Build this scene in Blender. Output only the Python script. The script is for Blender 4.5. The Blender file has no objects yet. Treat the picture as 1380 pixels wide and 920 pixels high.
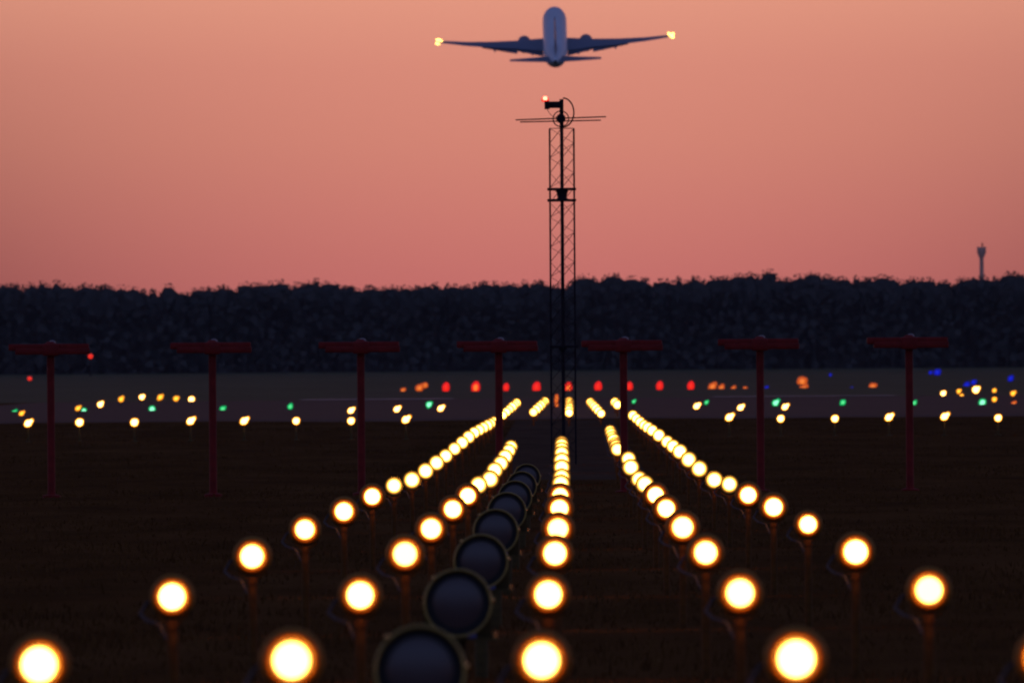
import bpy, bmesh, math, random
import numpy as np
from mathutils import Vector, Matrix
random.seed(7)
rng = np.random.default_rng(11)
C = bpy.context.scene.collection
SC = bpy.context.scene
PI = math.pi
HAZE = 1.1e-5

# ------------------------------------------------------------------ camera
F = 29900.0                      # focal length in photo pixels (1380 wide)
CAMZ = 1.95
HX, HY = 762.0, 520.0            # where the runway direction meets the level horizon
ROLL = math.radians(-0.42)
yaw = (HX - 690) / F
pit = (HY - 460) / F
RM = (Matrix.Rotation(yaw, 3, 'Z') @ Matrix.Rotation(PI / 2 + pit, 3, 'X') @ Matrix.Rotation(ROLL, 3, 'Z'))
CAM = Vector((0, 0, CAMZ))
cd = bpy.data.cameras.new('camera')
cam = bpy.data.objects.new('camera', cd)
C.objects.link(cam)
cam.matrix_world = Matrix.Translation(CAM) @ RM.to_4x4()
cd.sensor_width = 36
cd.lens = F / 1380 * 36
cd.clip_start = 1
cd.clip_end = 40000
cd.dof.use_dof = True
cd.dof.focus_distance = 330
cd.dof.aperture_fstop = 17
SC.camera = cam


def at(px, py, Y):
    """the point at depth Y that the photo shows at px, py"""
    v = RM @ Vector((px - 690, -(py - 460), -F))
    return CAM + v * (Y / v.y)


GP = [(-400, 1.95), (0, 1.95), (340, 1.95), (480, 1.75), (600, 1.52), (770, 1.18), (976, 1.03), (1150, .9), (1330, .82),
      (1600, 1.5), (2000, 2.3), (2600, 1.5), (3100, .62), (3500, -.35), (4000, -1.7), (4500, -3), (6000, -4), (15000, -4)]


def zg(Y):
    if Y <= GP[0][0]:
        return CAMZ - GP[0][1]
    for i in range(len(GP) - 1):
        a, b = GP[i], GP[i + 1]
        if Y <= b[0]:
            # catmull-like smooth segment
            t = (Y - a[0]) / (b[0] - a[0])
            p0 = GP[max(i - 1, 0)]
            p3 = GP[min(i + 2, len(GP) - 1)]
            m0 = (b[1] - p0[1]) / max(b[0] - p0[0], 1) * (b[0] - a[0])
            m1 = (p3[1] - a[1]) / max(p3[0] - a[0], 1) * (b[0] - a[0])
            h = (2 * t**3 - 3 * t**2 + 1) * a[1] + (t**3 - 2 * t**2 + t) * m0 + (-2 * t**3 + 3 * t**2) * b[1] + (t**3 - t**2) * m1
            return CAMZ - h
    return CAMZ - GP[-1][1]


# ------------------------------------------------------------------ materials
def lin(r, g, b):
    return tuple(((c / 255) / 12.92 if c / 255 <= .04045 else ((c / 255 + .055) / 1.055)**2.4) for c in (r, g, b))


def new_mat(name):
    m = bpy.data.materials.new(name)
    m.use_nodes = True
    nt = m.node_tree
    return m, nt, nt.nodes, nt.links, nt.nodes['Principled BSDF']


def paint(name, col, rough=.5, var=.25, scale=12, spec=.5, metal=0):
    m, nt, N, L, b = new_mat(name)
    tc = N.new('ShaderNodeTexCoord')
    no = N.new('ShaderNodeTexNoise')
    no.inputs['Scale'].default_value = scale
    no.inputs['Detail'].default_value = 5
    L.new(tc.outputs['Object'], no.inputs['Vector'])
    r = N.new('ShaderNodeValToRGB')
    r.color_ramp.elements[0].position = .3
    r.color_ramp.elements[1].position = .7
    r.color_ramp.elements[0].color = (*[c * (1 - var) for c in col], 1)
    r.color_ramp.elements[1].color = (*[min(1, c * (1 + var)) for c in col], 1)
    L.new(no.outputs['Fac'], r.inputs['Fac'])
    L.new(r.outputs['Color'], b.inputs['Base Color'])
    b.inputs['Roughness'].default_value = rough
    b.inputs['Specular IOR Level'].default_value = spec
    b.inputs['Metallic'].default_value = metal
    return m


def ground_mat(name, c1, c2, c3, sx, sy, rough=.9, spec=.15, bump=0):
    m, nt, N, L, b = new_mat(name)
    tc = N.new('ShaderNodeTexCoord')
    mp = N.new('ShaderNodeMapping')
    mp.inputs['Scale'].default_value = (sx, sy, 1)
    L.new(tc.outputs['Object'], mp.inputs['Vector'])
    n1 = N.new('ShaderNodeTexNoise')
    n1.inputs['Scale'].default_value = 1
    n1.inputs['Detail'].default_value = 6
    n1.inputs['Roughness'].default_value = .65
    L.new(mp.outputs['Vector'], n1.inputs['Vector'])
    r = N.new('ShaderNodeValToRGB')
    e = r.color_ramp.elements
    e[0].position = .32
    e[0].color = (*c1, 1)
    e[1].position = .7
    e[1].color = (*c3, 1)
    k = e.new(.5)
    k.color = (*c2, 1)
    L.new(n1.outputs['Fac'], r.inputs['Fac'])
    L.new(r.outputs['Color'], b.inputs['Base Color'])
    b.inputs['Roughness'].default_value = rough
    b.inputs['Specular IOR Level'].default_value = spec
    return m


def bloom_lens_mat(name, col, strength, rad=.07, rim=.12, start=.8):
    """a lit lens: hot in the middle, its bloom put into the emission as an amber fade to the rim"""
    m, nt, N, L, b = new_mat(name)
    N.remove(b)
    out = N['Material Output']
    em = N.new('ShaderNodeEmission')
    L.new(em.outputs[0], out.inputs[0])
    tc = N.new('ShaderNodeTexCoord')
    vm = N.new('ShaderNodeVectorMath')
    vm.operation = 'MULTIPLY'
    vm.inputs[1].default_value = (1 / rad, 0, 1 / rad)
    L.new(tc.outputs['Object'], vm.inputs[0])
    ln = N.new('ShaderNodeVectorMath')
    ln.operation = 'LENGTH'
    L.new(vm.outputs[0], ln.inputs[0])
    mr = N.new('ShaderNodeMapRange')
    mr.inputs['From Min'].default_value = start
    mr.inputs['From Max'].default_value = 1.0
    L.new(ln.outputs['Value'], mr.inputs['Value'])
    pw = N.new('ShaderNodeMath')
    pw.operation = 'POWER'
    pw.inputs[0].default_value = rim  # falloff towards the rim paints the lamp's bloom into the lens
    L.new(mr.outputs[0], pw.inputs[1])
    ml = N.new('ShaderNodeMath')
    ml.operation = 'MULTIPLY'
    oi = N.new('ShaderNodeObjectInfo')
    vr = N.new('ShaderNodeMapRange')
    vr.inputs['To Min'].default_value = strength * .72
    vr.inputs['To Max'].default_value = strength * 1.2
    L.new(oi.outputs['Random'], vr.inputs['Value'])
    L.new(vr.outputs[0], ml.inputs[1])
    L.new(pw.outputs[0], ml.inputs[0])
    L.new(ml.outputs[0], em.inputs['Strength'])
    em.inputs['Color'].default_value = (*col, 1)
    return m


def flat_lamp(name, col, strength):
    m, nt, N, L, b = new_mat(name)
    b.inputs['Base Color'].default_value = (*[min(c, .6) for c in col], 1)
    b.inputs['Emission Color'].default_value = (*col, 1)
    b.inputs['Emission Strength'].default_value = strength
    b.inputs['Roughness'].default_value = .3
    return m


M = {}
M['yellow'] = paint('yellow_paint', (.34, .17, .022), .45, .25, 18)
M['olive'] = paint('weathered_yellow_paint', (.085, .055, .014), .7, .3, 14, spec=.2)
M['halo_cowl'] = paint('amber_halo_cowl', (.34, .13, .011), .6, .12, 14, spec=.1)
M['grimy_yellow'] = paint('grimy_yellow_paint', (.10, .042, .006), .7, .3, 14, spec=.15)
M['dark_yellow'] = paint('dark_grimy_yellow', (.10, .055, .012), .7, .3, 14, spec=.2)  # olive yellow paint for the lamp brackets
M['cable'] = paint('grey_cable', (.05, .045, .045), .4, .2, 30)
M['black'] = paint('black_rubber', (.012, .010, .010), .6, .3, 30)
M['red'] = paint('red_paint', (.22, .014, .010), .6, .22, 6, spec=.15)
M['cap'] = paint('pale_plastic', (.26, .19, .18), .45, .15, 20)
M['steel'] = paint('dark_steel', (.016, .011, .015), .7, .3, 8, spec=.1)
M['steel_grey'] = paint('galvanised_steel', (.035, .022, .024), .7, .3, 8, spec=.1)
M['plate'] = paint('blue_plate', (.12, .12, .30), .4, .1, 20)
M['bolt'] = paint('orange_glint_bolt', (.7, .38, .12), .2, .1, 40, metal=1)  # orange glint of the lit lamps put into the metal's colour
M['white'] = paint('aircraft_white', (.80, .82, .88), .32, .04, .3)
M['wing'] = paint('aircraft_grey', (.17, .19, .26), .45, .08, .6)
M['engine'] = paint('engine_grey', (.17, .19, .27), .35, .1, .8)
M['exhaust'] = paint('exhaust_metal', (.05, .04, .04), .4, .2, 2, metal=.6)
M['leaf'] = paint('pine_foliage', (.075, .072, .066), 1, .12, .35, spec=0)
M['bark'] = paint('pine_bark', (.05, .035, .028), .9, .3, 1.2, spec=.1)
M['sky_fade'] = paint('sky_faded_tower', (.85, .45, .30), .8, .2, .5)  # fading into the pink sky is put into the tower's colour
M['grass'] = ground_mat('dark_field_grass', (.074, .030, .010), (.112, .044, .014), (.150, .062, .020), .5, .06, spec=0)
M['farfield'] = M['grass']
M['blade'] = ground_mat('grass_blades', (.076, .031, .010), (.122, .050, .015), (.175, .076, .024), 1.2, .2, spec=0)
M['asphalt'] = ground_mat('asphalt', (.018, .012, .014), (.023, .016, .018), (.030, .021, .024), .35, .03, .8, .12)
M['lamp'] = bloom_lens_mat('halogen_lens_bloom', (1, .42, .062), 20, rim=.006, start=.76)
M['lamp_mid'] = bloom_lens_mat('halogen_lens_bloom_distant', (1, .42, .060), 23, rim=.004, start=.55)
M['lamp_far'] = bloom_lens_mat('halogen_lens_bloom_threshold', (1, .43, .062), 22, rim=.004, start=.55)
M['lamp_spill'] = flat_lamp('added_spill_collar', (1, .27, .012), 10.0)
M['f_amber'] = flat_lamp('lit_amber', (1, .38, .03), 2.6)
M['f_white'] = flat_lamp('lit_warm_white', (1, .52, .14), 7)
M['g_amber'] = flat_lamp('amber_glow_fringe', (1, .33, .012), .9)
M['g_green'] = flat_lamp('green_glow_fringe', (.005, 1, .22), .30)
M['g_red'] = flat_lamp('red_glow_fringe', (1, .012, .006), .85)
M['g_orange'] = flat_lamp('orange_glow_fringe', (1, .14, .012), .5)
M['g_blue'] = flat_lamp('blue_glow_fringe', (.008, .015, 1), .25)
M['f_green'] = flat_lamp('lit_green', (.12, 1, .30), .9)
M['f_cyan'] = flat_lamp('lit_cyan_green', (.28, 1, .55), 1.3)
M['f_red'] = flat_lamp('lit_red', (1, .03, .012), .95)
M['f_redhot'] = flat_lamp('lit_red_orange', (1, .16, .02), 1.3)
M['f_orange'] = flat_lamp('lit_dim_orange', (1, .22, .03), .95)
M['f_blue'] = flat_lamp('lit_blue', (.015, .03, 1), .55)
M['beacon'] = flat_lamp('lit_beacon', (1, .12, .07), 9)
M['strobe'] = flat_lamp('lit_wing_strobe', (1, .60, .12), 6)
nt_ = M['leaf'].node_tree
ge = nt_.nodes.new('ShaderNodeNewGeometry')
va = nt_.nodes.new('ShaderNodeVectorMath')
va.operation = 'MULTIPLY_ADD'
va.inputs[1].default_value = (.14, .14, .14)
va.inputs[2].default_value = (0, -.75, .1)
nt_.links.new(ge.outputs['Normal'], va.inputs[0])
vn = nt_.nodes.new('ShaderNodeVectorMath')
vn.operation = 'NORMALIZE'
nt_.links.new(va.outputs[0], vn.inputs[0])
nt_.links.new(vn.outputs[0], nt_.nodes['Principled BSDF'].inputs['Normal'])
# flasher glass: dark, glossy, bluish
m, nt, N, L, b = new_mat('flasher_glass')
b.inputs['Base Color'].default_value = (.085, .058, .055, 1)
b.inputs['Roughness'].default_value = .32
b.inputs['Specular IOR Level'].default_value = .6
M['glass'] = m


# ------------------------------------------------------------------ mesh helpers
class MB:
    def __init__(s):
        s.bm = bmesh.new()

    def box(s, c, d, rot=None, bev=0):
        r = bmesh.ops.create_cube(s.bm, size=1)
        vs = r['verts']
        for v in vs:
            v.co = Vector((v.co.x * d[0], v.co.y * d[1], v.co.z * d[2]))
        if bev:
            es = {e for v in vs for e in v.link_edges}
            rr = bmesh.ops.bevel(s.bm, geom=list(es), offset=bev, segments=2, profile=.5, affect='EDGES')
            vs = list({v for f in rr['faces'] for v in f.verts} | {v for v in vs if v.is_valid})
        mt = Matrix.Translation(c)
        if rot:
            mt = mt @ rot
        for v in vs:
            v.co = mt @ v.co
        return s

    def tube(s, pts, r, n=8, cap=True, r2=None):
        pts = [Vector(p) for p in pts]
        rings = []
        up = Vector((0, 0, 1))
        for i, p in enumerate(pts):
            t = (pts[min(i + 1, len(pts) - 1)] - pts[max(i - 1, 0)]).normalized()
            a = up if abs(t.dot(up)) < .95 else Vector((1, 0, 0))
            u = t.cross(a).normalized()
            w = t.cross(u).normalized()
            rr = r if r2 is None else r + (r2 - r) * i / (len(pts) - 1)
            rings.append([s.bm.verts.new(p + (u * math.cos(2 * PI * k / n) + w * math.sin(2 * PI * k / n)) * rr) for k in range(n)])
        for a, b in zip(rings, rings[1:]):
            for k in range(n):
                s.bm.faces.new((a[k], a[(k + 1) % n], b[(k + 1) % n], b[k]))
        if cap:
            s.bm.faces.new(rings[0][::-1])
            s.bm.faces.new(rings[-1])
        return s

    def lathe(s, prof, n=24, axis='Y', c=(0, 0, 0)):
        """prof: (radius, offset along axis)"""
        c = Vector(c)
        rings = []
        for r, o in prof:
            if r < 1e-6:
                p = Vector((0, o, 0)) if axis == 'Y' else Vector((0, 0, o))
                rings.append([s.bm.verts.new(p + c)])
            else:
                ring = []
                for k in range(n):
                    a = 2 * PI * k / n
                    p = Vector((r * math.cos(a), o, r * math.sin(a))) if axis == 'Y' else Vector((r * math.cos(a), r * math.sin(a), o))
                    ring.append(s.bm.verts.new(p + c))
                rings.append(ring)
        for a, b in zip(rings, rings[1:]):
            if len(a) == 1 and len(b) == 1:
                continue
            for k in range(n):
                k2 = (k + 1) % n
                if len(a) == 1:
                    s.bm.faces.new((a[0], b[k], b[k2]))
                elif len(b) == 1:
                    s.bm.faces.new((a[k], a[k2], b[0]))
                else:
                    s.bm.faces.new((a[k], a[k2], b[k2], b[k]))
        return s

    def torus(s, c, rx, rz, r, n=28, a0=0, a1=2 * PI, y=0):
        pts = [Vector((c[0] + rx * math.cos(a0 + (a1 - a0) * i / n), c[1] + y, c[2] + rz * math.sin(a0 + (a1 - a0) * i / n))) for i in range(n + 1)]
        return s.tube(pts, r, 6)

    def build(s, name, mat, parent=None, smooth=True, loc=None):
        bmesh.ops.recalc_face_normals(s.bm, faces=s.bm.faces)
        me = bpy.data.meshes.new(name)
        s.bm.to_mesh(me)
        s.bm.free()
        me.materials.append(M[mat] if isinstance(mat, str) else mat)
        if smooth:
            for p in me.polygons:
                p.use_smooth = True
            try:
                me.set_sharp_from_angle(angle=math.radians(40))
            except Exception:
                pass
        o = bpy.data.objects.new(name, me)
        C.objects.link(o)
        if parent:
            o.parent = parent
        if loc:
            o.location = loc
        return o


def empty(name, loc=(0, 0, 0), label=None, cat=None, group=None):
    o = bpy.data.objects.new(name, None)
    o.empty_display_size = .2
    C.objects.link(o)
    o.location = loc
    if label:
        o['label'] = label
    if cat:
        o['category'] = cat
    if group:
        o['group'] = group
    return o


def copy_tree(o, parent=None):
    c = o.copy()
    C.objects.link(c)
    c.parent = parent
    for ch in o.children:
        copy_tree(ch, c)
    return c


ORD = ['first', 'second', 'third', 'fourth', 'fifth', 'sixth', 'seventh', 'eighth', 'ninth', 'tenth', 'eleventh', 'twelfth',
       'thirteenth', 'fourteenth', 'fifteenth', 'sixteenth', 'seventeenth', 'eighteenth', 'nineteenth', 'twentieth', 'twenty-first',
       'twenty-second', 'twenty-third']


# ------------------------------------------------------------------ ground
def sheet(name, xs, ys, mat, lift=0, lump=0, dip=False):
    me = bpy.data.meshes.new(name)
    vs, fs = [], []
    for y in ys:
        for x in xs:
            n = 0
            if lump:
                n = lump * (math.sin(x * .7 + y * .11) * math.sin(y * .045 + x * .21) + .6 * math.sin(x * .31 - y * .083 + 2))
            lf = lift if (not dip or y not in (ys[0], ys[-1])) else -.08
            vs.append((x, y, zg(y) + lf + n))
    nx = len(xs)
    for j in range(len(ys) - 1):
        for i in range(nx - 1):
            fs.append((j * nx + i, j * nx + i + 1, (j + 1) * nx + i + 1, (j + 1) * nx + i))
    me.from_pydata(vs, [], fs)
    me.materials.append(mat)
    for p in me.polygons:
        p.use_smooth = True
    o = bpy.data.objects.new(name, me)
    C.objects.link(o)
    o['kind'] = 'structure'
    return o


ys = list(range(-400, 80, 40)) + list(range(80, 800, 8)) + list(range(800, 3400, 20)) + list(range(3400, 6000, 60)) + list(range(6000, 15001, 500))
xs_near = [-9000, -4000, -1500, -600, -250, -120, -60] + list(range(-40, 41, 2)) + [60, 120, 250, 600, 1500, 4000, 9000]
sheet('ground', xs_near, ys, M['grass'], 0, .018)
# lighter mown grass past the runway crest
M['mown'] = ground_mat('mown_grass', (.054, .056, .026), (.066, .069, .032), (.078, .082, .039), .05, .01, spec=.03)
sheet('airfield_grass', [-2500, -900, -300, -100, 0, 100, 300, 900, 2500], list(range(1360, 4700, 20)), M['mown'], .05)
rw_y = list(range(765, 3170, 15))
sheet('runway', [-30, -20, -10, 0, 10, 20, 30], rw_y, M['asphalt'], .05, dip=True)
sheet('service_path', [-1.7, -.8, 0, .8, 1.6], list(range(430, 762, 8)), ground_mat('dark_path_asphalt', (.080, .042, .025), (.105, .056, .033), (.130, .070, .042), .8, .12, 1, 0), .04, dip=True)
M['paleshoulder'] = ground_mat('pale_concrete', (.24, .23, .27), (.29, .28, .33), (.34, .33, .38), .3, .05, .5, .4)
a = sheet('taxiway', [-15.2, -12, -9, -6.5], list(range(1262, 1330, 6)), M['paleshoulder'], .10)  # pale strips drawing the pale line along the runway crest
b_ = sheet('taxiway', [8.5, 12, 15.5, 19], list(range(1268, 1330, 6)), M['paleshoulder'], .10)


# grass blades, one mass nobody could count
def grass():
    n = 125000
    Y = 84 + (755 - 84) * rng.random(n)**1.1
    X = (rng.random(n) * 2 - 1) * (.032 * Y + 1.6)
    Z = np.array([zg(v) for v in np.linspace(80, 760, 800)])
    X = np.where((Y > 425) & (np.abs(X) < 1.8), X + np.sign(X) * 2.2, X)
    z = np.interp(Y, np.linspace(80, 760, 800), Z) - .02
    clump = np.sin(X * 2.1 + 1) * np.sin(Y * .5) * .5 + np.sin(X * .9 - Y * .23) * .5
    h = (.05 + .09 * rng.random(n)) * (1 + .45 * clump)
    h *= np.where(rng.random(n) > .985, 2.2, 1) * np.interp(Y, [84, 200, 380, 755], [.9, .6, .5, .4])
    a = rng.random(n) * PI
    w = (.006 + .010 * rng.random(n)) * np.interp(Y, [84, 300, 755], [1, 1.3, 2.2])
    lx = (rng.random(n) - .5) * h * .9
    ly = (rng.random(n) - .5) * h * .9
    dx, dy = np.cos(a) * w, np.sin(a) * w
    v = np.empty((n, 5, 3))
    v[:, 0] = np.stack([X - dx, Y - dy, z], 1)
    v[:, 1] = np.stack([X + dx, Y + dy, z], 1)
    v[:, 2] = np.stack([X + dx * .7 + lx * .35, Y + dy * .7 + ly * .35, z + h * .55], 1)
    v[:, 3] = np.stack([X - dx * .7 + lx * .35, Y - dy * .7 + ly * .35, z + h * .55], 1)
    v[:, 4] = np.stack([X + lx, Y + ly, z + h], 1)
    me = bpy.data.meshes.new('grass')
    base = np.arange(n) * 5
    faces = [(b, b + 1, b + 2, b + 3) for b in base.tolist()] + [(b + 3, b + 2, b + 4) for b in base.tolist()]
    me.from_pydata(v.reshape(-1, 3).tolist(), [], faces)
    me.materials.append(M['blade'])
    o = bpy.data.objects.new('grass', me)
    C.objects.link(o)
    o['kind'] = 'stuff'
    o['label'] = 'short dark brown grass around the approach lamp posts'
    o['category'] = 'grass'


grass()

# ------------------------------------------------------------------ approach lamps
LR = .07


def make_lamp(lensmat, halo_cowl=False):
    root = empty('approach_light')
    p = MB().lathe([(.0, 0), (.03, 0), (.03, .93), (.036, .935), (.036, 1.0), (0, 1.0)], 12, 'Z').build('pole', 'grimy_yellow', root)
    h = MB().lathe(([(0, .19), (.04, .18), (.075, .15), (.098, .11), (.104, .085), (.103, .062), (.098, .04), (.090, .02), (.080, .006), (.070, 0), (.0, -.001)] if halo_cowl else [(0, .16), (.03, .155), (.05, .12), (.062, .05), (.067, .0), (.067, -.002), (.0, -.003)]), 32).build('housing', 'halo_cowl', root)  # swollen front added so collar light on it reads as a halo
    l = MB().lathe([(LR, .0), (LR, -.030 if halo_cowl else -.012)], 28).build('spill_collar', 'lamp_spill', root)  # added glowing ring that spills light onto post and housing
    q0 = -.018 if halo_cowl else 0
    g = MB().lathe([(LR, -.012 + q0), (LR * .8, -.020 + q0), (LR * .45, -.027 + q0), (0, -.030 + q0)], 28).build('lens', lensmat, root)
    y = MB()
    y.box((-.082, .03, -.02), (.014, .03, .05), bev=.003).box((.082, .03, -.02), (.014, .03, .05), bev=.003)
    y.tube([(-.082, .03, -.03), (-.075, .03, -.085), (-.03, .03, -.115), (.03, .03, -.115), (.075, .03, -.085), (.082, .03, -.03)], .009, 6)
    y.build('bracket', 'dark_yellow', root)
    q = [(-.02, .13, .0), (-.06, .15, .0), (-.12, .13, -.03), (-.15, .10, -.08), (-.12, .06, -.11), (-.06, .04, -.13), (-.03, .035, -.2)]
    MB().tube(q, .007, 6).build('cable', 'cable', root)
    return root


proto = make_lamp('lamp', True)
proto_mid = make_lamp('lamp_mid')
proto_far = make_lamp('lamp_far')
first_used = {id(proto): False, id(proto_far): False, id(proto_mid): False}


def place_lamp(px, py, d, rpx, label, group, pr=None):
    pr = pr or proto
    o = pr if not first_used[id(pr)] else copy_tree(pr)
    first_used[id(pr)] = True
    p = at(px, py, d)
    g = zg(d)
    s = F / d
    coc = 0
    r = max(rpx * (1.14 if pr is proto else 1.28) * random.uniform(.95, 1.04), 2) / s  # lens grown past its true size, bloom put into the radius
    k = r / LR
    hgt = p.z - g - .11 * min(k, 1.3)
    hgt = max(hgt, .04)
    o.location = (p.x, d, g)
    o['label'] = label
    o['category'] = 'approach light'
    o['group'] = group
    for c in o.children:
        n = c.name.split('.')[0]
        if n == 'pole':
            c.location = (0, .035, -.03)
            c.scale = (1, 1, hgt + .03)
        else:
            c.location = (0, -.05 if n in ('lens', 'spill_collar', 'housing') else 0, p.z - g)
            kk = k if n in ('lens', 'spill_collar', 'housing') else min(k, 1.25)
            c.scale = (kk, kk, kk)
    return o


def ip(tab, s):
    """tab sorted by falling s"""
    if s >= tab[0][0]:
        return tab[0][1:]
    for a, b in zip(tab, tab[1:]):
        if s >= b[0]:
            t = (a[0] - s) / (a[0] - b[0])
            return tuple(u + (v - u) * t for u, v in zip(a[1:], b[1:]))
    return tab[-1][1:]


# per column: (scale, photo x, photo y) of the lamps the photo shows
COLS = {
    'far left': ([(340, 53, 895), (253, 233, 803), (202, 340, 749), (168, 411, 713), (144, 463, 689), (126, 501, 669), (111.6, 531, 654),
                  (100, 556, 646), (91, 574, 634), (77, 601, 614), (66.7, 623, 596), (60, 637, 584), (50, 657, 573), (44.5, 667, 567)], 20, ()),
    'inner left': ([(340, 393, 889), (253, 486, 801), (202, 546, 746), (168, 581, 712), (144, 610, 686), (126, 630, 668), (111.6, 645, 653),
                    (100, 661, 645), (91, 667, 633), (83.5, 675, 624), (77, 681, 615), (71.5, 686, 607), (66, 689, 601)], 13, ()),
    'centre': ([(340, 730, 889), (253, 739, 800), (202, 748, 745), (168, 752, 712), (144, 754, 685), (126, 755, 668), (111.6, 756, 651),
                (100, 757, 642), (91, 757, 629), (83.5, 757, 620), (77, 757, 610), (66.7, 757, 599), (60, 757, 594)], 14, ()),
    'inner right': ([(340, 1073, 887), (253, 997, 798), (202, 951, 744), (168, 920, 710), (144, 898, 685), (126, 884, 667), (111.6, 869, 652),
                     (100, 861, 645), (91, 850, 629), (83.5, 847, 618), (77, 838, 610), (71.5, 832, 605), (62.5, 829, 597), (55.6, 825, 588), (49, 822, 579)], 18, (10,)),
    'far right': ([(340, 1410, 886), (253, 1251, 794), (202, 1153, 743), (168, 1089, 706), (144, 1043, 683), (126, 1009, 667), (111.6, 983, 652),
                   (100, 962, 646), (91, 942, 631), (83.5, 928, 619), (77, 916, 608), (66.7, 899, 595), (60, 881, 581), (52, 867, 572), (44, 850, 557)], 20, ()),
}
RT = [(340, 25.0), (253, 18.6), (202, 15.6), (168, 13.6), (144, 12.0), (126, 10.8), (111, 9.8), (91, 9.3), (60, 6.9), (44, 5.6), (38, 4.9)]
for cn, (tab, n, skip) in COLS.items():
    idx = 0
    for k in range(n):
        if k in skip:
            continue
        d = 88 + 30 * k
        s = F / d
        x, y = ip(tab, s)
        r = ip(RT, s)[0]
        if cn == 'far right' and k == 3:
            r *= .82
        place_lamp(x, y, d, r, f'lit amber approach lamp on yellow post, {ORD[idx]} from the camera in the {cn} row',
                   f'approach lamps of the {cn} row', proto if k < 6 else proto_mid)
        idx += 1
# the rows again just before the runway threshold, beyond the aerials
for cn, a, b, n in [('far left', (678, 559), (696, 543), 6), ('inner left', (719, 555), (734, 541), 6), ('centre', (767, 556), (767, 541), 6),
                    ('inner right', (810, 557), (796, 542), 6), ('far right', (832, 545), (829, 542), 2)]:
    for k in range(n):
        d = 700 + 55 * k + (90 if n == 2 else 0)
        s = F / d
        s0, s1 = F / 700, F / (700 + 55 * (max(n, 6) - 1))
        t = (s0 - s) / (s0 - s1) if n > 2 else k
        place_lamp(a[0] + (b[0] - a[0]) * t, a[1] + (b[1] - a[1]) * t, d, 5.2 if n > 2 else 5.5,
                   f'warm white lamp just before the runway, {ORD[k]} of the {cn} streak there', 'warm white lamps before the runway threshold', proto_far)

# ------------------------------------------------------------------ unlit round flashers
fr = empty('flasher_lamp')
hb = MB()
prof = []
R = .183
for i in range(25):
    a = PI * i / 24
    prof.append((R * math.cos(a), R * math.sin(a)))
prof = [(R, -.19)] + prof + [(-R, -.19)]
fv = [hb.bm.verts.new((x, .02, z)) for x, z in prof]
bv = [hb.bm.verts.new((x * .9, .30, z * .9)) for x, z in prof]
for i in range(len(prof)):
    j = (i + 1) % len(prof)
    hb.bm.faces.new((fv[i], fv[j], bv[j], bv[i]))
hb.bm.faces.new(fv)
hb.bm.faces.new(bv[::-1])
hb.build('housing', 'olive', fr, loc=(0, 0, 1))
M['rimpaint'] = paint('rim_yellow', (.42, .27, .045), .4, .2, 14)
MB().lathe([(.176, .0), (.184, -.02), (.186, -.05), (.181, -.062), (.175, -.060), (.172, -.04), (.170, .0)], 48).build('rim', 'rimpaint', fr, loc=(0, 0, 1))
MB().lathe([(.172, -.03), (.160, -.006), (.131, -.008)], 48).build('gasket', 'black', fr, loc=(0, 0, 1))
gl = MB().lathe([(.134, -.012), (.10, -.024), (.05, -.032), (0, -.035)], 48).build('glass', 'glass', fr, loc=(0, 0, 1))
MB().box((.01, .13, -.197), (.41, .34, .014), bev=.004).build('base_plate', 'olive', fr, loc=(0, 0, 1))
MB().box((.074, -.043, -.174), (.045, .006, .028), bev=.002).build('name_plate', 'plate', fr, loc=(0, 0, 1))
MB().lathe([(0, -.02), (.012, -.02), (.012, .012), (0, .012)], 8, 'Z', (.2, -.02, -.17)).build('bolt', 'bolt', fr, loc=(0, 0, 1))
MB().box((.186, -.03, .012), (.02, .04, .03), bev=.005).build('latch', 'bolt', fr, loc=(0, 0, 1))
MB().box((-.13, -.045, .135), (.02, .03, .02), rot=Matrix.Rotation(.8, 4, 'Y'), bev=.004).build('latch', 'bolt', fr, loc=(0, 0, 1))
MB().lathe([(0, 0), (.045, 0), (.045, 1), (0, 1)], 14, 'Z').build('pole', 'olive', fr)
FL = [(566, 903), (617, 812), (648, 756), (668, 716), (683, 689), (694, 670), (703, 655), (710, 643)]
for k, (x, y) in enumerate(FL):
    o = fr if k == 0 else copy_tree(fr)
    d = 88 + 30 * k + 1.5
    p = at(x, y, d)
    g = zg(d)
    o.location = (p.x, d, g)
    o['label'] = f'unlit round dark glass flasher with yellow rim, {ORD[k]} from the camera in its row'
    o['category'] = 'flasher'
    o['group'] = 'unlit round flashers between the lamp rows'
    for c in o.children:
        if c.name.split('.')[0] == 'pole':
            c.location = (0, .13, -.03)
            c.scale = (1, 1, p.z - g - .2 + .03)
        else:
            c.location = (0, 0, p.z - g)

# ------------------------------------------------------------------ red T-shaped aerials
ar = empty('localiser_aerial')
MB().lathe([(0, -.05), (.16, -.05), (.16, .03), (.075, .05), (.068, .1), (.066, 2.55), (.0, 2.55)], 16, 'Z').build('mast_pole', 'red', ar)
t = MB()
t.box((-.03, 0, 2.675), (1.42, .30, .12), bev=.02)
t.box((.035, -.05, 2.60), (1.32, .34, .11), bev=.02)
t.build('crossbar', 'red', ar)
MB().box((0, -.02, 2.63), (.30, .42, .22), bev=.04).lathe([(0, 2.55), (.11, 2.55), (.1, 2.74), (.06, 2.775), (0, 2.78)], 16, 'Z').build('hub', 'red', ar)
MB().lathe([(.0, 2.745), (.07, 2.75), (.055, 2.785), (.02, 2.80), (0, 2.802)], 14, 'Z', (.03, .02, 0)).build('cap', 'cap', ar)
for i in range(4):
    MB().tube([(-.55 + .366 * i, -.16, 2.60), (-.55 + .366 * i, .9, 2.66)], .014, 6).build('feed_boom', 'red', ar)
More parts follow.
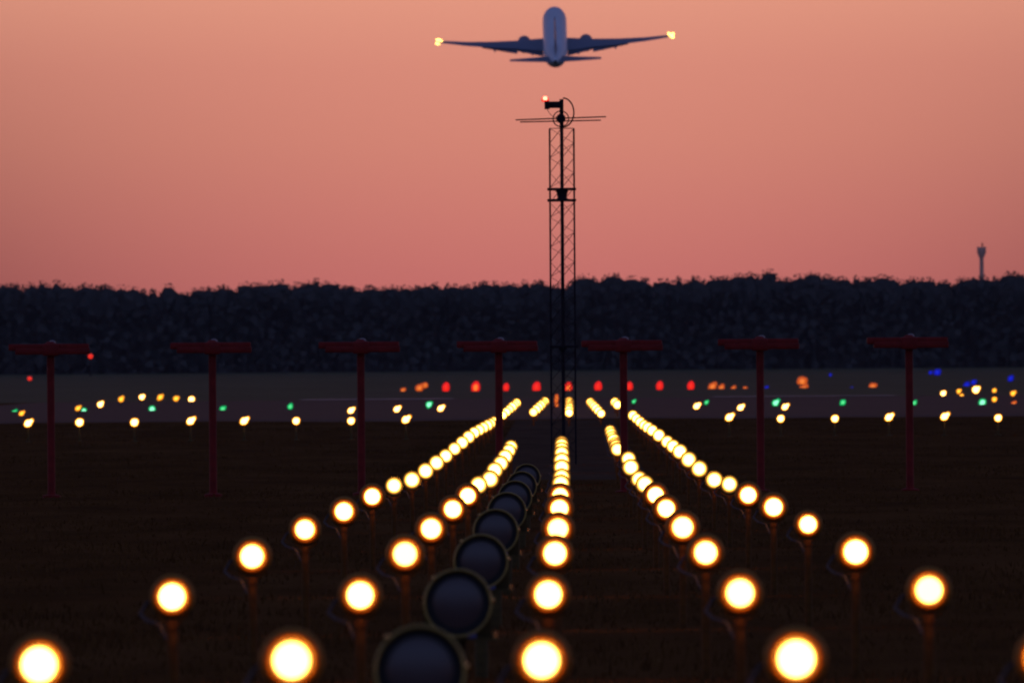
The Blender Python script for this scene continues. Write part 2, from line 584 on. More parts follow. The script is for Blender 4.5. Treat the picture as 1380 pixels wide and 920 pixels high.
AX = [(68, 469), (286, 467), (486, 466), (672, 465), (840, 464), (1024, 462), (1225, 460)]
AN = ['leftmost of the row', 'second from the left', 'third from the left', 'left of the lattice mast', 'right of the lattice mast', 'second from the right', 'rightmost of the row']
for k, (x, y) in enumerate(AX):
    o = ar if k == 0 else copy_tree(ar)
    d = 392
    p = at(x, y, d)
    g = zg(d)
    o.location = (p.x, d, g)
    o.scale = (1, 1, (p.z - g) / 2.66)
    o.rotation_euler = (0, 0, random.uniform(-.02, .02))
    o['label'] = f'dark red T-shaped aerial on a tall post, {AN[k]}'
    o['category'] = 'aerial'
    o['group'] = 'red T-shaped aerials standing in a row'

# ------------------------------------------------------------------ lattice mast
MD = 482.0
ms = F / MD
b0 = at(760, 643, MD)
gz = zg(MD)
mast = empty('lattice_mast', (b0.x, MD, gz), 'slender black lattice mast with red light and crossed rods on top', 'mast')
mast.rotation_euler = (0, math.radians(.05), 0)


def mz(py):
    return at(760, py, MD).z - gz


def mx(px):
    return (px - 759) / ms


H = mz(173)
W2 = 16.3 / ms
fy, by_ = -.22, .24
LEG = [(-W2, by_ * .6), (W2, by_ * .6), (0, fy)]
for i, (x, y) in enumerate(LEG):
    th = .020 if i < 2 else .038
    MB().tube([(x, y, 0), (x, y, H + (0 if i < 2 else .06))], th, 8).build('leg', 'steel', mast)
br = MB()
step = 20 / ms
nz = int(H / step)
z = H
flip = 0
for i in range(nz):
    z1 = z - step
    for f in range(3):
        a, b = [(0, 2), (2, 1), (0, 1)][f]
        if f == 2:
            p, q = (LEG[b], LEG[a]) if flip else (LEG[a], LEG[b])
            rr = .005
        else:
            p, q = (LEG[a], LEG[b])
            rr = .0088
        zz = (z1, z) if f < 2 else (z, z1)
        br.tube([(p[0], p[1], zz[0]), (q[0], q[1], zz[1])], rr, 4)
        if f < 2:
            if i % 2 == 0:
                br.tube([(p[0], p[1], z1), (q[0], q[1], z1 - step * .9)], .006, 4)
    flip = 1 - flip
    z = z1
br.tube([(-W2, by_ * .6, H), (W2, by_ * .6, H)], .008, 4)
br.tube([(-W2, by_ * .6, H), (0, fy, H)], .006, 4)
br.tube([(W2, by_ * .6, H), (0, fy, H)], .006, 4)
br.build('bracing', 'steel_grey', mast, smooth=False)
MB().tube([(0, fy, H), (0, fy, mz(134))], .044, 8).build('top_pole', 'steel', mast)
for (py, x0, x1, th) in [(255, 739, 778, .028), (270, 739, 778, .028), (467, 741, 779, .026)]:
    MB().box(((mx(x0) + mx(x1)) / 2, -.05, mz(py)), (mx(x1) - mx(x0), .5, th * 2), bev=.01).build('platform_ring', 'steel', mast)
MB().lathe([(0, mz(270)), (.13, mz(270)), (.10, mz(266)), (.12, mz(260)), (.15, mz(255)), (0, mz(255))], 12, 'Z', (0, fy, 0)).build('junction_box', 'steel', mast)
MB().lathe([(0, mz(471)), (.09, mz(471)), (.05, mz(463)), (0, mz(463))], 10, 'Z', (0, fy, 0)).build('junction_box', 'steel', mast)
MB().tube([(mx(697), fy, mz(161.5)), (mx(819), fy, mz(158))], .016, 6).build('aerial_rod', 'steel_grey', mast)
MB().tube([(mx(703), fy + .1, mz(164.3)), (mx(812), fy + .1, mz(162.6))], .015, 6).build('aerial_rod', 'steel_grey', mast)
MB().torus((mx(758), fy - .05, mz(160.5)), 10.5 / ms, 10.5 / ms, .014).build('cable_loop', 'steel', mast)
MB().torus((mx(761), fy - .03, mz(152)), 14.5 / ms, 19.5 / ms, .018, a0=-PI / 2, a1=PI / 2).build('cable_loop', 'steel', mast)
MB().torus((mx(752), fy - .03, mz(141)), 13 / ms, 17 / ms, .007, a0=PI, a1=1.5 * PI).build('cable_loop', 'steel', mast)
MB().lathe([(0, -.09), (.085, -.09), (.105, -.04), (.105, .04), (.085, .09), (0, .09)], 14, 'Y', (mx(758), fy, mz(160))).build('hub', 'steel', mast)
MB().box((mx(748), fy, mz(141.5)), (24 / ms, .2, 9 / ms), bev=.02).build('lamp_arm', 'steel', mast)
lh = MB().box((mx(739.5), fy, mz(142)), (7 / ms, .16, 11 / ms), bev=.015).build('lamp_base', 'steel', mast)
MB().lathe([(0, -.035), (.045, -.035), (.05, .01), (.035, .04), (0, .05)], 14, 'Z', (mx(737), fy, mz(133))).build('beacon_lamp', 'beacon', mast)
MB().lathe([(0, -.06), (.075, -.05), (.085, -.01), (.07, .035), (.0, .05)], 14, 'Z', (mx(737), fy + .06, mz(134))).build('beacon_halo', 'f_red', mast)  # added red dome, the beacon's halo as a lit shape
MB().box((mx(740), fy - .085, mz(138.5)), (.07, .012, .03)).build('red_glow_panel', 'f_red', mast)  # added lit panel that reddens the glow around the beacon

# ------------------------------------------------------------------ far lights of the airfield
FP = {}


def lobed(r, lob, asp=1.0):
    """a lens face with side lobes that put air shimmer into its shape"""
    b = MB()
    for (dx, dz, rr) in [(0, 0, 1.0)] + lob:  # lobes shape the ragged shimmer of a distant light
        b.lathe([(r * rr, 0), (r * rr * .9, -.06 * r), (r * rr * .5, -.16 * r), (0, -.2 * r)], 14, 'Y', (dx * r, -.02 * r * rr, dz * r))
        b.lathe([(r * rr, 0), (r * rr * .7, .3 * r), (0, .34 * r)], 14, 'Y', (dx * r, -.02 * r * rr, dz * r))
    for v in b.bm.verts:
        v.co.z *= asp
    return b


def far_light(name, px, py, d, rpx, mat, label, cat, group, lob=None, asp=1.0, stem=.12):
    if d is None:                                   # stands where the rising field lies just below the lamp
        best = None
        for dd in range(3150, 4420, 10):
            p = at(px, py, dd)
            e = abs(p.z - zg(dd) - .45)
            if best is None or e < best[0]:
                best = (e, dd)
        d = best[1]
    p = at(px, py, d)
    g = zg(d)
    s = F / d
    r = rpx / s
    o = empty(name, (p.x, d, g), label, cat, group)
    if lob is None:
        lob = [(random.uniform(.3, .8), random.uniform(.3, .8), random.uniform(.45, .65)), (random.uniform(-.6, .1), random.uniform(-.6, -.2), random.uniform(.5, .7))]
    lobed(r, lob, asp).build('glow_fringe', FRINGE[mat], o, loc=(0, .02, p.z - g))  # added dim glowing disc, the fringe of glare around the lamp
    cr = {'f_white': .74, 'f_cyan': .62, 'f_green': .55, 'f_amber': .6, 'f_redhot': .5}.get(mat, .5)
    lobed(r * cr, lob, asp).build('lamp_lens', mat, o, loc=(0, -.25 * r, p.z - g))
    top = max(p.z - g, .06)
    MB().lathe([(0, -.1), (.09, -.1), (.09, .02), (.03, .03), (.03, top), (0, top)], 8, 'Z').build('stem', 'olive', o, loc=(0, .05 + .3 * r, 0))
    if p.z < g:
        print('LOW', name, px, py, d, p.z - g)
    return o


FRINGE = {'f_white': 'g_amber', 'f_amber': 'g_amber', 'f_green': 'g_green', 'f_cyan': 'g_green', 'f_red': 'g_red', 'f_redhot': 'g_red', 'f_orange': 'g_orange', 'f_blue': 'g_blue'}
PL = lambda k, n, side='left': f'{ORD[k]} from the left'
TW = [(.95, .72, .52), (.45, .3, .7), (-.35, -.25, .8)]
cb = [(38, 570), (107, 569), (181, 569), (257, 567), (329, 567), (399, 567), (473, 567), (547, 565), (983, 562), (1052, 564), (1125, 564), (1198, 562), (1273, 561), (1345, 563)]
for k, (x, y) in enumerate(cb):
    side = 'left' if k < 8 else 'right'
    far_light('crossbar_light', x, y, 622, 5.6 if k not in (1, 2) else 6.2, 'f_white',
              f'yellow-white crossbar lamp at the dark grass edge, {ORD[k if k < 8 else k - 8]} from the left on the {side} side', 'crossbar light',
              'crossbar lamps in a level row', TW if k in (0, 3, 4, 7, 8, 11, 12) else [(.3, .25, .75)])
wt = [(473, 553, 'above the seventh left crossbar lamp'), (535, 551, 'left of the pale green threshold lamp'), (594, 550, 'right of the pale green threshold lamp'), (105, 550, 'left beside the second green lamp'), (29, 557, 'right beside the first green lamp'),
      (939, 547, 'left beside a small green lamp, right of the mast'), (998, 549, 'between the red aerial and the mast on the right side'), (1058, 548, 'touching the bright cyan lamp'), (1236, 556, 'tucked behind the rightmost red aerial')]
for k, (x, y, t_) in enumerate(wt[:-1]):
    far_light('threshold_light', x, y, 880, 4.6 if k not in (3, 4) else 3.6, 'f_white' if k not in (3, 4) else 'f_amber', f'yellow-white threshold lamp {t_}', 'threshold light', 'yellow-white threshold lamps', TW)
gr = [(19, 556, 4), (113, 553, 4), (205, 551, 5), (300, 551, 4.4), (391, 548, 4), (485, 545, 2.4), (578, 545, 4.6), (854, 541, 2.8), (952, 542, 3), (1045, 543, 5), (1136, 542, 4.2), (1232, 543, 3.6), (1324, 542, 5.4)]
for k, (x, y, r) in enumerate(gr):
    m_ = 'f_cyan' if k in (2, 9, 12, 1, 6) else 'f_green'
    far_light('green_threshold_light', x, y, 985, r, m_, f'small green threshold lamp, {ORD[k]} from the left', 'threshold light', 'green threshold lamps in a row')
ey = [(135, 545, 1072, 4.6), (163, 538, 1132, 4), (191, 535, 1192, 4.2), (216, 535, 1240, 4), (237, 537, 1280, 4), (258, 538, 1316, 4.8)]
for k, (x, y, d, r) in enumerate(ey):
    far_light('runway_edge_light', x, y, d, r, 'f_amber' if k in (1, 3, 4) else 'f_white', f'small amber runway edge lamp, {ORD[k]} from the left of the arc at far left', 'runway edge light', 'amber lamps along the left runway edge')
er = [(1365, 530, 1132, 3.8, 'rightmost and upper'), (1340, 526, 1180, 3.2, 'above a dimmer one near the right end'), (1315, 525, 1230, 5.6, 'largest, above the green lamp'), (1292, 527, 1290, 3.2, 'upper of a stacked pair'),
      (1296, 533, 1270, 3, 'lower of a stacked pair'), (1271, 530, 1320, 4.2, 'leftmost'), (1340, 538, 1010, 3.8, 'just right of the green lamp'), (1366, 544, 1000, 3.6, 'lowest and dim at the right end')]
for k, (x, y, d, r, t_) in enumerate(er):
    far_light('runway_edge_light', x, y, d, r, 'f_white' if k in (2, 5) else ('f_orange' if k == 7 else 'f_amber'), f'small amber runway edge lamp at far right, {t_}', 'runway edge light', 'amber lamps along the right runway edge')
far_light('runway_centre_light', 750, 537, 1130, 3.2, 'f_orange', 'dim orange lamp seen through the lattice mast', 'runway light', 'dim orange runway lamps', [(.1, 1.2, .8), (-.1, -1.2, .9)])
far_light('runway_centre_light', 750, 546, 1010, 2.8, 'f_orange', 'dimmer orange lamp low behind the lattice mast', 'runway light', 'dim orange runway lamps', [(.1, .8, .8)])
rd = [(601, 522, 5), (641, 522, 6), (682, 522, 4.2), (723, 522, 5.6), (766, 522, 5.2), (806, 521, 5.2), (848, 521, 4.8), (889, 520, 4.8), (931, 520, 4.8)]
for k, (x, y, r) in enumerate(rd):
    far_light('runway_end_light', x, y, 3060, r, 'f_redhot' if k in (1, 4) else 'f_red', f'glowing red runway end lamp, {ORD[k]} from the left', 'runway end light', 'red lamps across the far runway end',
              [(.15, .35, .8), (-.1, -.35, .85)], 1.25)
og = [(543, 526, 4, 'leftmost, small and flat'), (565, 523, 6, 'left of the first red lamp'), (573, 519, 4.5, 'just right of a larger one'), (960, 521, 6, 'right of the last red lamp'), (972, 523, 5, 'second right of the red lamps'),
      (988, 524, 4, 'third right of the red lamps'), (1004, 524, 4, 'left of the red aerial post'), (1081, 514, 8, 'largest and highest'), (1082, 524, 6, 'below the largest one'), (1176, 521, 6, 'faint one left of the rightmost aerial')]
for k, (x, y, r, t_) in enumerate(og):
    if y > 520:
        dd = 3080 + 4 * k
    else:
        dd = None
    far_light('apron_light', x, y, dd, r * .9, 'f_orange', f'dim orange far lamp, {t_}', 'airfield light', 'dim orange lamps beside the far runway end')
bl = [(1263, 502, 5), (1303, 519, 4.5), (1312, 515, 3.6), (1362, 510, 4), (1148, 524, 3.2), (1033, 523, 3), (1119, 505, 2), (1218, 525, 2.6), (1254, 502, 2.6)]
bt = ['highest, at the right', 'left of a close pair at the right', 'right of a close pair at the right', 'near the right edge', 'between two aerials', 'right beside an aerial post', 'faint and high between two aerials', 'beside the rightmost aerial post', 'small, left next to the highest one']
for k, (x, y, r) in enumerate(bl):
    far_light('taxiway_light', x, y, None if y < 520 else 3070 + 10 * k, r, 'f_blue', f'small blue taxiway lamp, {bt[k]}', 'taxiway light', 'blue taxiway lamps far across the field')
# slim poles with red lamps at far left
for (x, y, d, r, t_) in [(122, 480, 4250, 3.4, 'slim far pole with a red lamp below the leftmost aerial bar'), (40, 510, 3900, 3.0, 'low far post with a faint red lamp near the left edge')]:
    p = at(x, y, d)
    g = zg(d)
    o = empty('obstruction_light', (p.x, d, g), t_, 'obstruction light', 'red obstruction lamps at far left')
    MB().tube([(0, 0, -.2), (0, 0, p.z - g)], .16, 8, r2=.1).build('pole', 'steel_grey', o)
    rr = r * d / F
    MB().lathe([(0, -rr), (rr * .8, -rr * .6), (rr, 0), (rr * .8, rr * .6), (0, rr)], 12, 'Z').build('lamp_lens', M['f_red'], o, loc=(0, 0, p.z - g))

# ------------------------------------------------------------------ aircraft
PD = 3460.0
pc = at(748, 55.5, PD)
plane = empty('airliner', pc, 'white twin-engine airliner climbing away with lit wingtips', 'airliner')
TH = 14.0
plane.rotation_euler = (Matrix.Rotation(math.radians(-1.05), 4, 'Y') @ Matrix.Rotation(math.radians(TH), 4, 'X')).to_euler()
# fuselage
prof = [(19.9, .03, -.55), (19.6, .5, -.5), (19.0, .95, -.4), (18.0, 1.35, -.25), (16.5, 1.68, -.1), (14.5, 1.86, 0), (12, 1.88, 0), (4, 1.88, 0), (-5, 1.88, 0), (-9, 1.86, .03),
        (-11.5, 1.68, .22), (-14, 1.32, .55), (-16.5, .85, .95), (-18.5, .45, 1.2), (-19.7, .2, 1.3), (-19.8, .05, 1.3)]
fb = MB()
rings = []
for y, r, zc in prof:
    rings.append([fb.bm.verts.new((r * math.cos(2 * PI * k / 40), y, zc + r * 1.06 * math.sin(2 * PI * k / 40))) for k in range(40)])
for a, b in zip(rings, rings[1:]):
    for k in range(40):
        fb.bm.faces.new((a[k], a[(k + 1) % 40], b[(k + 1) % 40], b[k]))
fb.bm.faces.new(rings[0])
fb.bm.faces.new(rings[-1][::-1])
fb.build('fuselage', 'white', plane)
MB().lathe([(0, -.5), (.22, -.45), (.24, .2), (0, .3)], 12, 'Y', (0, -19.6, 1.3)).build('exhaust', 'exhaust', plane)


def foil(st, axis='X'):
    """stations: (span, y_leading_edge, chord, z, thickness ratio)"""
    b = MB()
    cs = [(0, 0), (.03, .35), (.12, .75), (.3, 1), (.6, .75), (1, .04), (1, -.04), (.6, -.3), (.3, -.5), (.12, -.45), (.03, -.25)]
    rg = []
    for sp, le, ch, z, tr in st:
        ring = []
        for u, v in cs:
            if axis == 'X':
                ring.append(b.bm.verts.new((sp, le - u * ch, z + v * ch * tr * .7)))
            else:
                ring.append(b.bm.verts.new((z + v * ch * tr * .7, le - u * ch, sp)))
        rg.append(ring)
    n = len(cs)
    for a, c in zip(rg, rg[1:]):
        for k in range(n):
            b.bm.faces.new((a[k], a[(k + 1) % n], c[(k + 1) % n], c[k]))
    b.bm.faces.new(rg[0])
    b.bm.faces.new(rg[-1][::-1])
    return b


for sd in (1, -1):
    w = foil([(0, 6.6, 8.6, -1.15, .13), (sd * 1.8, 5.7, 7.7, -1.15, .13), (sd * 5.9, 3.3, 4.9, -.72, .12), (sd * 10, 1.1, 3.7, -.22, .11), (sd * 14, -1.1, 2.5, .42, .10), (sd * 17.5, -3.0, 1.55, 1.15, .09), (sd * 17.9, -3.5, .9, 1.25, .08)])
    w.build('wing', 'wing', plane)
    fl = MB()
    for x0, x1, y0, y1, z0, z1 in [(1.9, 5.9, -1.3, -.9, -1.15, -.72), (5.9, 11.4, -.9, -2.0, -.72, -.12)]:
        v = [fl.bm.verts.new(c) for c in [(sd * x0, y0, z0), (sd * x1, y1, z1), (sd * x1, y1 - (.8 if x1 < 6 else .25), z1 - (.30 if x1 < 6 else .06)), (sd * x0, y0 - 1.2, z0 - .6), (sd * x0, y0, z0 - .18), (sd * x1, y1, z1 - .15), (sd * x1, y1 - (.8 if x1 < 6 else .25), z1 - (.40 if x1 < 6 else .2)), (sd * x0, y0 - 1.2, z0 - .72)]]
        for f in [(0, 1, 2, 3), (4, 7, 6, 5), (0, 4, 5, 1), (1, 5, 6, 2), (2, 6, 7, 3), (3, 7, 4, 0)]:
            fl.bm.faces.new([v[i] for i in f])
    fl.build('flap', 'wing', plane, smooth=False)
    for x, y, z in [(3.6, -1.6, -1.5), (7.4, -1.3, -1.0), (9.4, -1.9, -.72)]:
        MB().lathe([(0, 2.2), (.16, 1.5), (.22, .2), (.14, -1.1), (0, -1.6)], 10, 'Y', (sd * x, y, z)).build('flap_fairing', 'wing', plane)
    e = MB().lathe([(.75, 8.6), (.92, 9.0), (1.02, 8.6), (1.1, 7.2), (1.05, 5.6), (.86, 4.5), (.8, 4.5), (.75, 5.5)], 24, 'Y', (sd * 4.83, -.2, -1.98)).build('engine', 'engine', plane)
    MB().lathe([(.78, 5.2), (.55, 4.2), (.42, 3.4), (.18, 3.3), (.1, 2.7), (0, 2.6)], 20, 'Y', (0, 0, 0)).build('exhaust_cone', 'exhaust', e, loc=(sd * 4.83, -.2, -1.98))
    MB().box((sd * 4.83, 5.0, -1.3), (.28, 4.0, .9), bev=.1).build('pylon', 'engine', plane)
    foil([(0, -13.6, 4.2, .75, .1), (sd * .9, -14.1, 3.8, .8, .1), (sd * 4, -16.2, 2.6, 1.15, .09), (sd * 7.1, -18.3, 1.3, 1.5, .08)]).build('tailplane', 'wing', plane)
    # wingtip lights: ragged glare shaped as a cluster of lit globes
    q = MB()
    for dx, dz, r in ([(0, 0, .27), (.34, -.24, .25), (-.25, .30, .2), (.4, .26, .2)] if sd > 0 else [(0, .22, .2), (-.36, .26, .18), (-.4, -.34, .2), (.3, -.02, .2), (-.1, -.42, .14)]):
        q.lathe([(0, -r), (r * .7, -r * .7), (r, 0), (r * .7, r * .7), (0, r)], 10, 'Z', (sd * 18.0 + dx, -3.6, 1.25 + dz))
    q.build('wingtip_light', 'strobe', plane)
foil([(1.5, -9.2, 9.0, 0, .05), (2.3, -11.2, 7.0, 0, .05), (5.0, -14.2, 4.7, 0, .06), (7.9, -17.2, 2.5, 0, .07)], 'Z').build('tail_fin', 'wing', plane)
MB().box((0, 2.2, -1.75), (3.0, 10, 1.0), bev=.4).build('belly_fairing', 'wing', plane)

# ------------------------------------------------------------------ far wood
SKY = [(-200, 380), (0, 378), (14, 375), (25, 383), (85, 379), (100, 384), (130, 382), (180, 388), (230, 388), (262, 389), (300, 383), (330, 382), (375, 377), (395, 382), (430, 377), (450, 384), (500, 384), (560, 384), (610, 382), (660, 377),
       (690, 380), (730, 377), (760, 383), (790, 372), (826, 367), (860, 373), (905, 375), (930, 373), (960, 375), (985, 368), (1000, 373), (1011, 367), (1022, 373), (1035, 363), (1060, 373), (1098, 363), (1110, 372), (1125, 374), (1160, 371), (1190, 370), (1215, 376),
       (1245, 371), (1270, 378), (1300, 373), (1310, 369), (1330, 372), (1350, 370), (1362, 364), (1380, 371), (1600, 372)]


def skyline(px):
    for a, b in zip(SKY, SKY[1:]):
        if px <= b[0]:
            t = max(0, (px - a[0]) / (b[0] - a[0]))
            return a[1] + (b[1] - a[1]) * t
    return SKY[-1][1]


FD = 4520


def forest():
    V, Fc = [], []

    def quad(c, s, r1):
        u = r1.normal(size=3)
        u /= np.linalg.norm(u)
        w = np.cross(u, r1.normal(size=3))
        w /= np.linalg.norm(w)
        k = len(V)
        mid = .25 * s * np.cross(u, w)
        V.extend([c - u * s * .5 - w * s * .5, c + u * s * .5 - w * s * .35 + mid, c + u * s * .45 + w * s * .5, c - u * s * .5 + w * s * .4 + mid])
        Fc.append((k, k + 1, k + 2, k + 3))

    def tree(x, y, g, h, n, pine, sz):
        # trunk
        k = len(V)
        for zz, rr in ((0, .3), (h * .95, .06)):
            for a in range(4):
                V.append(np.array([x + rr * math.cos(a * PI / 2), y + rr * math.sin(a * PI / 2), g - .3 + zz]))
        for a in range(4):
            Fc.append((k + a, k + (a + 1) % 4, k + 4 + (a + 1) % 4, k + 4 + a))
        wd = h * (.12 if pine else rng.uniform(.13, .2))
        if n > 100:          # the dense middle of the crown
            rz = h * rng.uniform(.1, .2)
            cz = g + h * rng.uniform(.955, .965) - rz
            kk = len(V)
            sx = 1.05 if not pine else .8
            for i in range(7):
                th = PI * i / 6
                for j in range(9):
                    ph = 2 * PI * j / 9
                    jt = rng.uniform(.7, 1.22)
                    V.append(np.array([x + wd * sx * .72 * jt * math.sin(th)**(.7 if not pine else 1.2) * math.cos(ph), y + wd * .9 * jt * math.sin(th) * math.sin(ph), cz + rz * math.cos(th) * (1 if i in (0, 6) else rng.uniform(.85, 1.1))]))
            for i in range(6):
                for j in range(9):
                    Fc.append((kk + i * 9 + j, kk + i * 9 + (j + 1) % 9, kk + (i + 1) * 9 + (j + 1) % 9, kk + (i + 1) * 9 + j))
        for i in range(n):
            t = rng.random()**.7
            if pine:
                zz = h * (.18 + .82 * t)
                rr = wd * (1.1 - t)**.6 * (.6 + .5 * rng.random())
            else:
                zz = h * (.25 + .75 * t)
                rr = wd * max(0, 1 - ((t - .55) / .46)**2)**.5 * (.6 + .5 * rng.random())
            a = rng.random() * 2 * PI
            quad(np.array([x + rr * math.cos(a), y + rr * math.sin(a), g + zz]), sz * (.55 + .8 * rng.random()) * (1 - .45 * t), rng)

    # rows in the picture
    for row in range(5):
        d = FD + row * 9
        x = -215.0
        while x < 215:
            x += rng.uniform(1.4, 3.8)
            px = HX + x * F / d
            g = zg(d)
            ztop = at(px, skyline(px), d).z
            h = ztop - g + rng.normal() * .28 - (.0 if row < 2 else rng.random() * 2.2) - (rng.random()**3) * 1.6
            if -130 < x < 120:
                tree(x, d + rng.uniform(-3, 3), g, h, 190, rng.random() < .3, .58)
            else:
                tree(x, d + rng.uniform(-3, 3), g, h, 34, rng.random() < .4, 1.8)
    # lower storey closing the view between the trunks
    for i in range(34000):
        x = rng.uniform(-215, 215)
        d = FD - 9 + rng.random() * 45
        px = HX + x * F / d
        hh = (at(px, skyline(px), d).z - zg(d)) * .9
        quad(np.array([x, d, zg(d) + rng.random() * hh]), rng.uniform(.8, 1.8), rng)
    # shaded inner mass of the wood
    for d0 in (FD + 12, FD + 50):
        prev = None
        for i in range(-170, 171):
            x = i * 1.3
            px = HX + x * F / d0
            g = zg(d0)
            h = (at(px, skyline(px), d0).z - g) * (.86 + .04 * rng.random()) if abs(x) < 216 else 14
            k = len(V)
            V.extend([np.array([x, d0 + rng.normal() * 1.5, g - 1]), np.array([x + rng.normal() * .3, d0 + rng.normal() * 1.5, g + h * .5]), np.array([x, d0 + rng.normal() * 1.2, g + h]), np.array([x, d0 + 12 + rng.normal(), g + h * .9]), np.array([x, d0 + 16, g - 1])])
            if prev is not None:
                for q in range(4):
                    Fc.append((prev + q, k + q, k + q + 1, prev + q + 1))
            prev = k
    # the wood goes on either side
    for sdn in (-1, 1):
        for i in range(700):
            x = sdn * (200 + 1500 * rng.random())
            d = FD + rng.uniform(0, 60)
            tree(x, d, zg(d), rng.uniform(15, 20), 22, rng.random() < .4, 3.6)
    me = bpy.data.meshes.new('forest')
    me.from_pydata([tuple(v) for v in V], [], Fc)
    me.materials.append(M['leaf'])
    o = bpy.data.objects.new('forest', me)
    C.objects.link(o)
    o['kind'] = 'stuff'
    o['label'] = 'dark far-off wood with an uneven skyline beyond the airfield'
    o['category'] = 'forest'


forest()

# far telecom tower behind the trees
TD = 5600.0
tp = at(1323, 372, TD)
tw = empty('telecom_tower', (tp.x, TD, zg(TD)), 'hazy slender tower with a wider head rising behind the trees at right', 'tower')


def tz(py):
    return at(1323, py, TD).z - zg(TD)


tw_s = F / TD
MB().lathe([(0, -.5), (.8, -.5), (.5, tz(345)), (0, tz(345))], 14, 'Z').build('shaft', 'sky_fade', tw)
MB().lathe([(0, tz(347)), (.7, tz(347)), (.95, tz(342)), (.95, tz(336)), (.8, tz(333)), (0, tz(333))], 14, 'Z').build('head', 'sky_fade', tw)
MB().tube([(.2, 0, tz(334)), (.2, 0, tz(327))], .2, 6).build('antenna', 'steel_grey', tw)
for sx in (-.95, .95):
    MB().box((sx, -.2, tz(337)), (.35, .3, 1.8), bev=.05).build('antenna_panel', 'sky_fade', tw)

# ------------------------------------------------------------------ sky and light
w = bpy.data.worlds.new('World')
SC.world = w
w.use_nodes = True
nt = w.node_tree
N, L = nt.nodes, nt.links
bg = N['Background']
tc = N.new('ShaderNodeTexCoord')
sep = N.new('ShaderNodeSeparateXYZ')
L.new(tc.outputs['Generated'], sep.inputs[0])


def mth(op, a, b=None, c=None, clamp=False):
    n = N.new('ShaderNodeMath')
    n.operation = op
    n.use_clamp = clamp
    for i, v in enumerate((a, b, c)):
        if v is None:
            continue
        if isinstance(v, (int, float)):
            n.inputs[i].default_value = v
        else:
            L.new(v, n.inputs[i])
    return n.outputs[0]


def ramp(fac, stops):
    r = N.new('ShaderNodeValToRGB')
    e = r.color_ramp.elements
    e[0].position, e[0].color = stops[0][0], (*stops[0][1], 1)
    e[1].position, e[1].color = stops[-1][0], (*stops[-1][1], 1)
    for p, c in stops[1:-1]:
        k = e.new(p)
        k.color = (*c, 1)
    L.new(fac, r.inputs['Fac'])
    return r.outputs['Color']


X_, Y_, Z_ = sep.outputs
# low band: the glow above the horizon, in units of the band's height (0.02 rad)
low = mth('DIVIDE', Z_, .02, clamp=True)
u = 1 / 29900 / .02
c_low = ramp(low, [(0, lin(186, 98, 98)), (140 * u, lin(202, 114, 108)), (230 * u, lin(210, 125, 113)), (330 * u, lin(218, 136, 118)), (430 * u, lin(224, 143, 123)), (520 * u, lin(232, 154, 130)), (1, lin(235, 158, 132))])
high = mth('POWER', mth('MAXIMUM', Z_, 0), .5)
c_high = ramp(high, [(0, lin(235, 158, 132)), (.141, lin(235, 158, 132)), (.22, lin(215, 150, 132)), (.36, lin(130, 98, 112)), (.55, lin(62, 62, 92)), (1, lin(50, 60, 98))])
mx_ = N.new('ShaderNodeMix')
mx_.data_type = 'RGBA'
L.new(mth('GREATER_THAN', Z_, .02), mx_.inputs[0])
L.new(c_low, mx_.inputs[6])
L.new(c_high, mx_.inputs[7])
front = mx_.outputs[2]
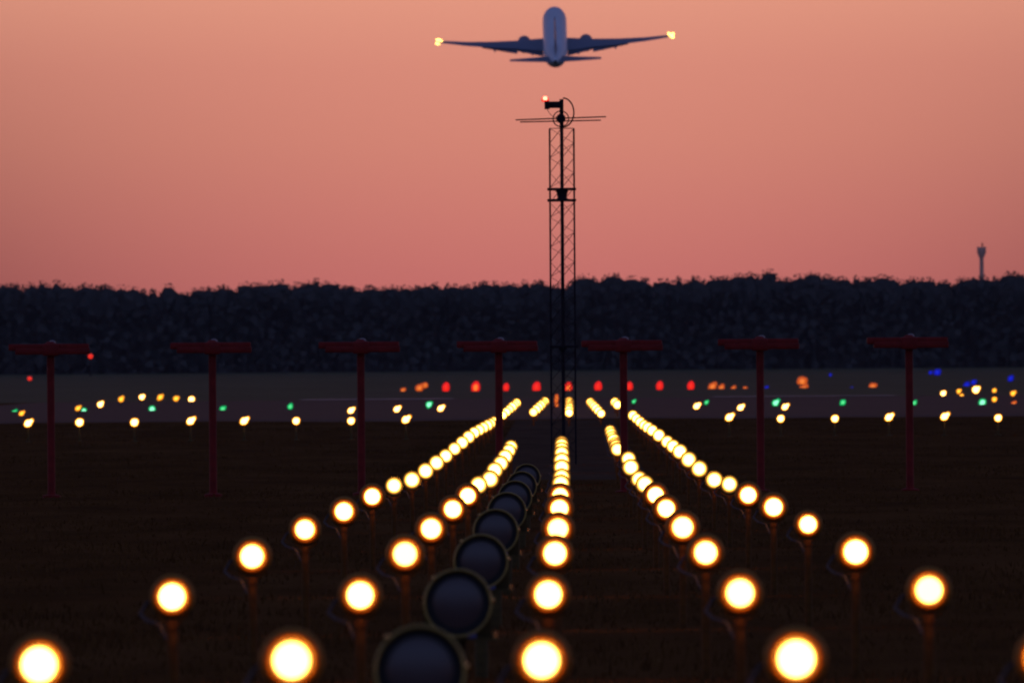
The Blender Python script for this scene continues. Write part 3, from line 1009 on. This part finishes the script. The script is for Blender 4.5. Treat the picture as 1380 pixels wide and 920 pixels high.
# vignette put into the sky colour: dims to either side, most near the horizon
az = mth('DIVIDE', X_, mth('MAXIMUM', Y_, .05))
uu = mth('MULTIPLY', mth('ADD', az, .0008), 29900 / 700)
u2 = mth('MINIMUM', mth('MULTIPLY', uu, uu), 1.15)
hf = mth('SUBTRACT', 1.22, mth('DIVIDE', Z_, .0195), clamp=True)
dim = mth('SUBTRACT', 1, mth('MULTIPLY', mth('MULTIPLY', u2, hf), .33))
sc_ = N.new('ShaderNodeMix')
sc_.data_type = 'RGBA'
sc_.blend_type = 'MULTIPLY'
sc_.inputs[0].default_value = 1
L.new(front, sc_.inputs[6])
L.new(dim, sc_.inputs[7])
c_back = ramp(high, [(0, lin(78, 80, 108)), (.3, lin(88, 96, 134)), (.6, lin(102, 120, 174)), (.8, lin(72, 86, 135)), (1, lin(50, 60, 98))])
bk = N.new('ShaderNodeMapRange')
bk.interpolation_type = 'SMOOTHSTEP'
bk.inputs['From Min'].default_value = .92
bk.inputs['From Max'].default_value = .35
L.new(Y_, bk.inputs['Value'])
fin = N.new('ShaderNodeMix')
fin.data_type = 'RGBA'
L.new(bk.outputs[0], fin.inputs[0])
L.new(sc_.outputs[2], fin.inputs[6])
L.new(c_back, fin.inputs[7])
L.new(fin.outputs[2], bg.inputs['Color'])
bg.inputs['Strength'].default_value = 1.0

sd_ = bpy.data.lights.new('afterglow_sun', 'SUN')
sd_.energy = .03
sd_.angle = math.radians(6)
sd_.color = (1, .45, .3)
so = bpy.data.objects.new('afterglow_sun', sd_)
C.objects.link(so)
so.rotation_euler = (math.radians(-88.5), 0, 0)

# ------------------------------------------------------------------ thin evening air
hz = MB().box((0, 3050, 47), (5200, 7500, 112)).build('haze', new_mat('evening_haze')[0], smooth=False)
hm = hz.data.materials[0]
hn = hm.node_tree.nodes
hn.remove(hn['Principled BSDF'])
pv = hn.new('ShaderNodeVolumePrincipled')
pv.inputs['Color'].default_value = (1, .86, .90, 1)
pv.inputs['Density'].default_value = HAZE
pv.inputs['Anisotropy'].default_value = 0
hm.node_tree.links.new(pv.outputs[0], hn['Material Output'].inputs['Volume'])
hz['kind'] = 'stuff'
hz['label'] = 'thin evening haze over the airfield'

# ------------------------------------------------------------------ output
SC.render.engine = 'CYCLES'
SC.view_settings.view_transform = 'Standard'
SC.view_settings.look = 'None'
SC.view_settings.exposure = 0
SC.view_settings.gamma = 1
SC.view_settings.use_curve_mapping = False
SC.cycles.pixel_filter_type = 'BLACKMAN_HARRIS'
SC.cycles.filter_width = 2.1
SC.cycles.use_denoising = True
SC.cycles.max_bounces = 5
SC.cycles.sample_clamp_indirect = 3
SC.cycles.use_adaptive_sampling = False
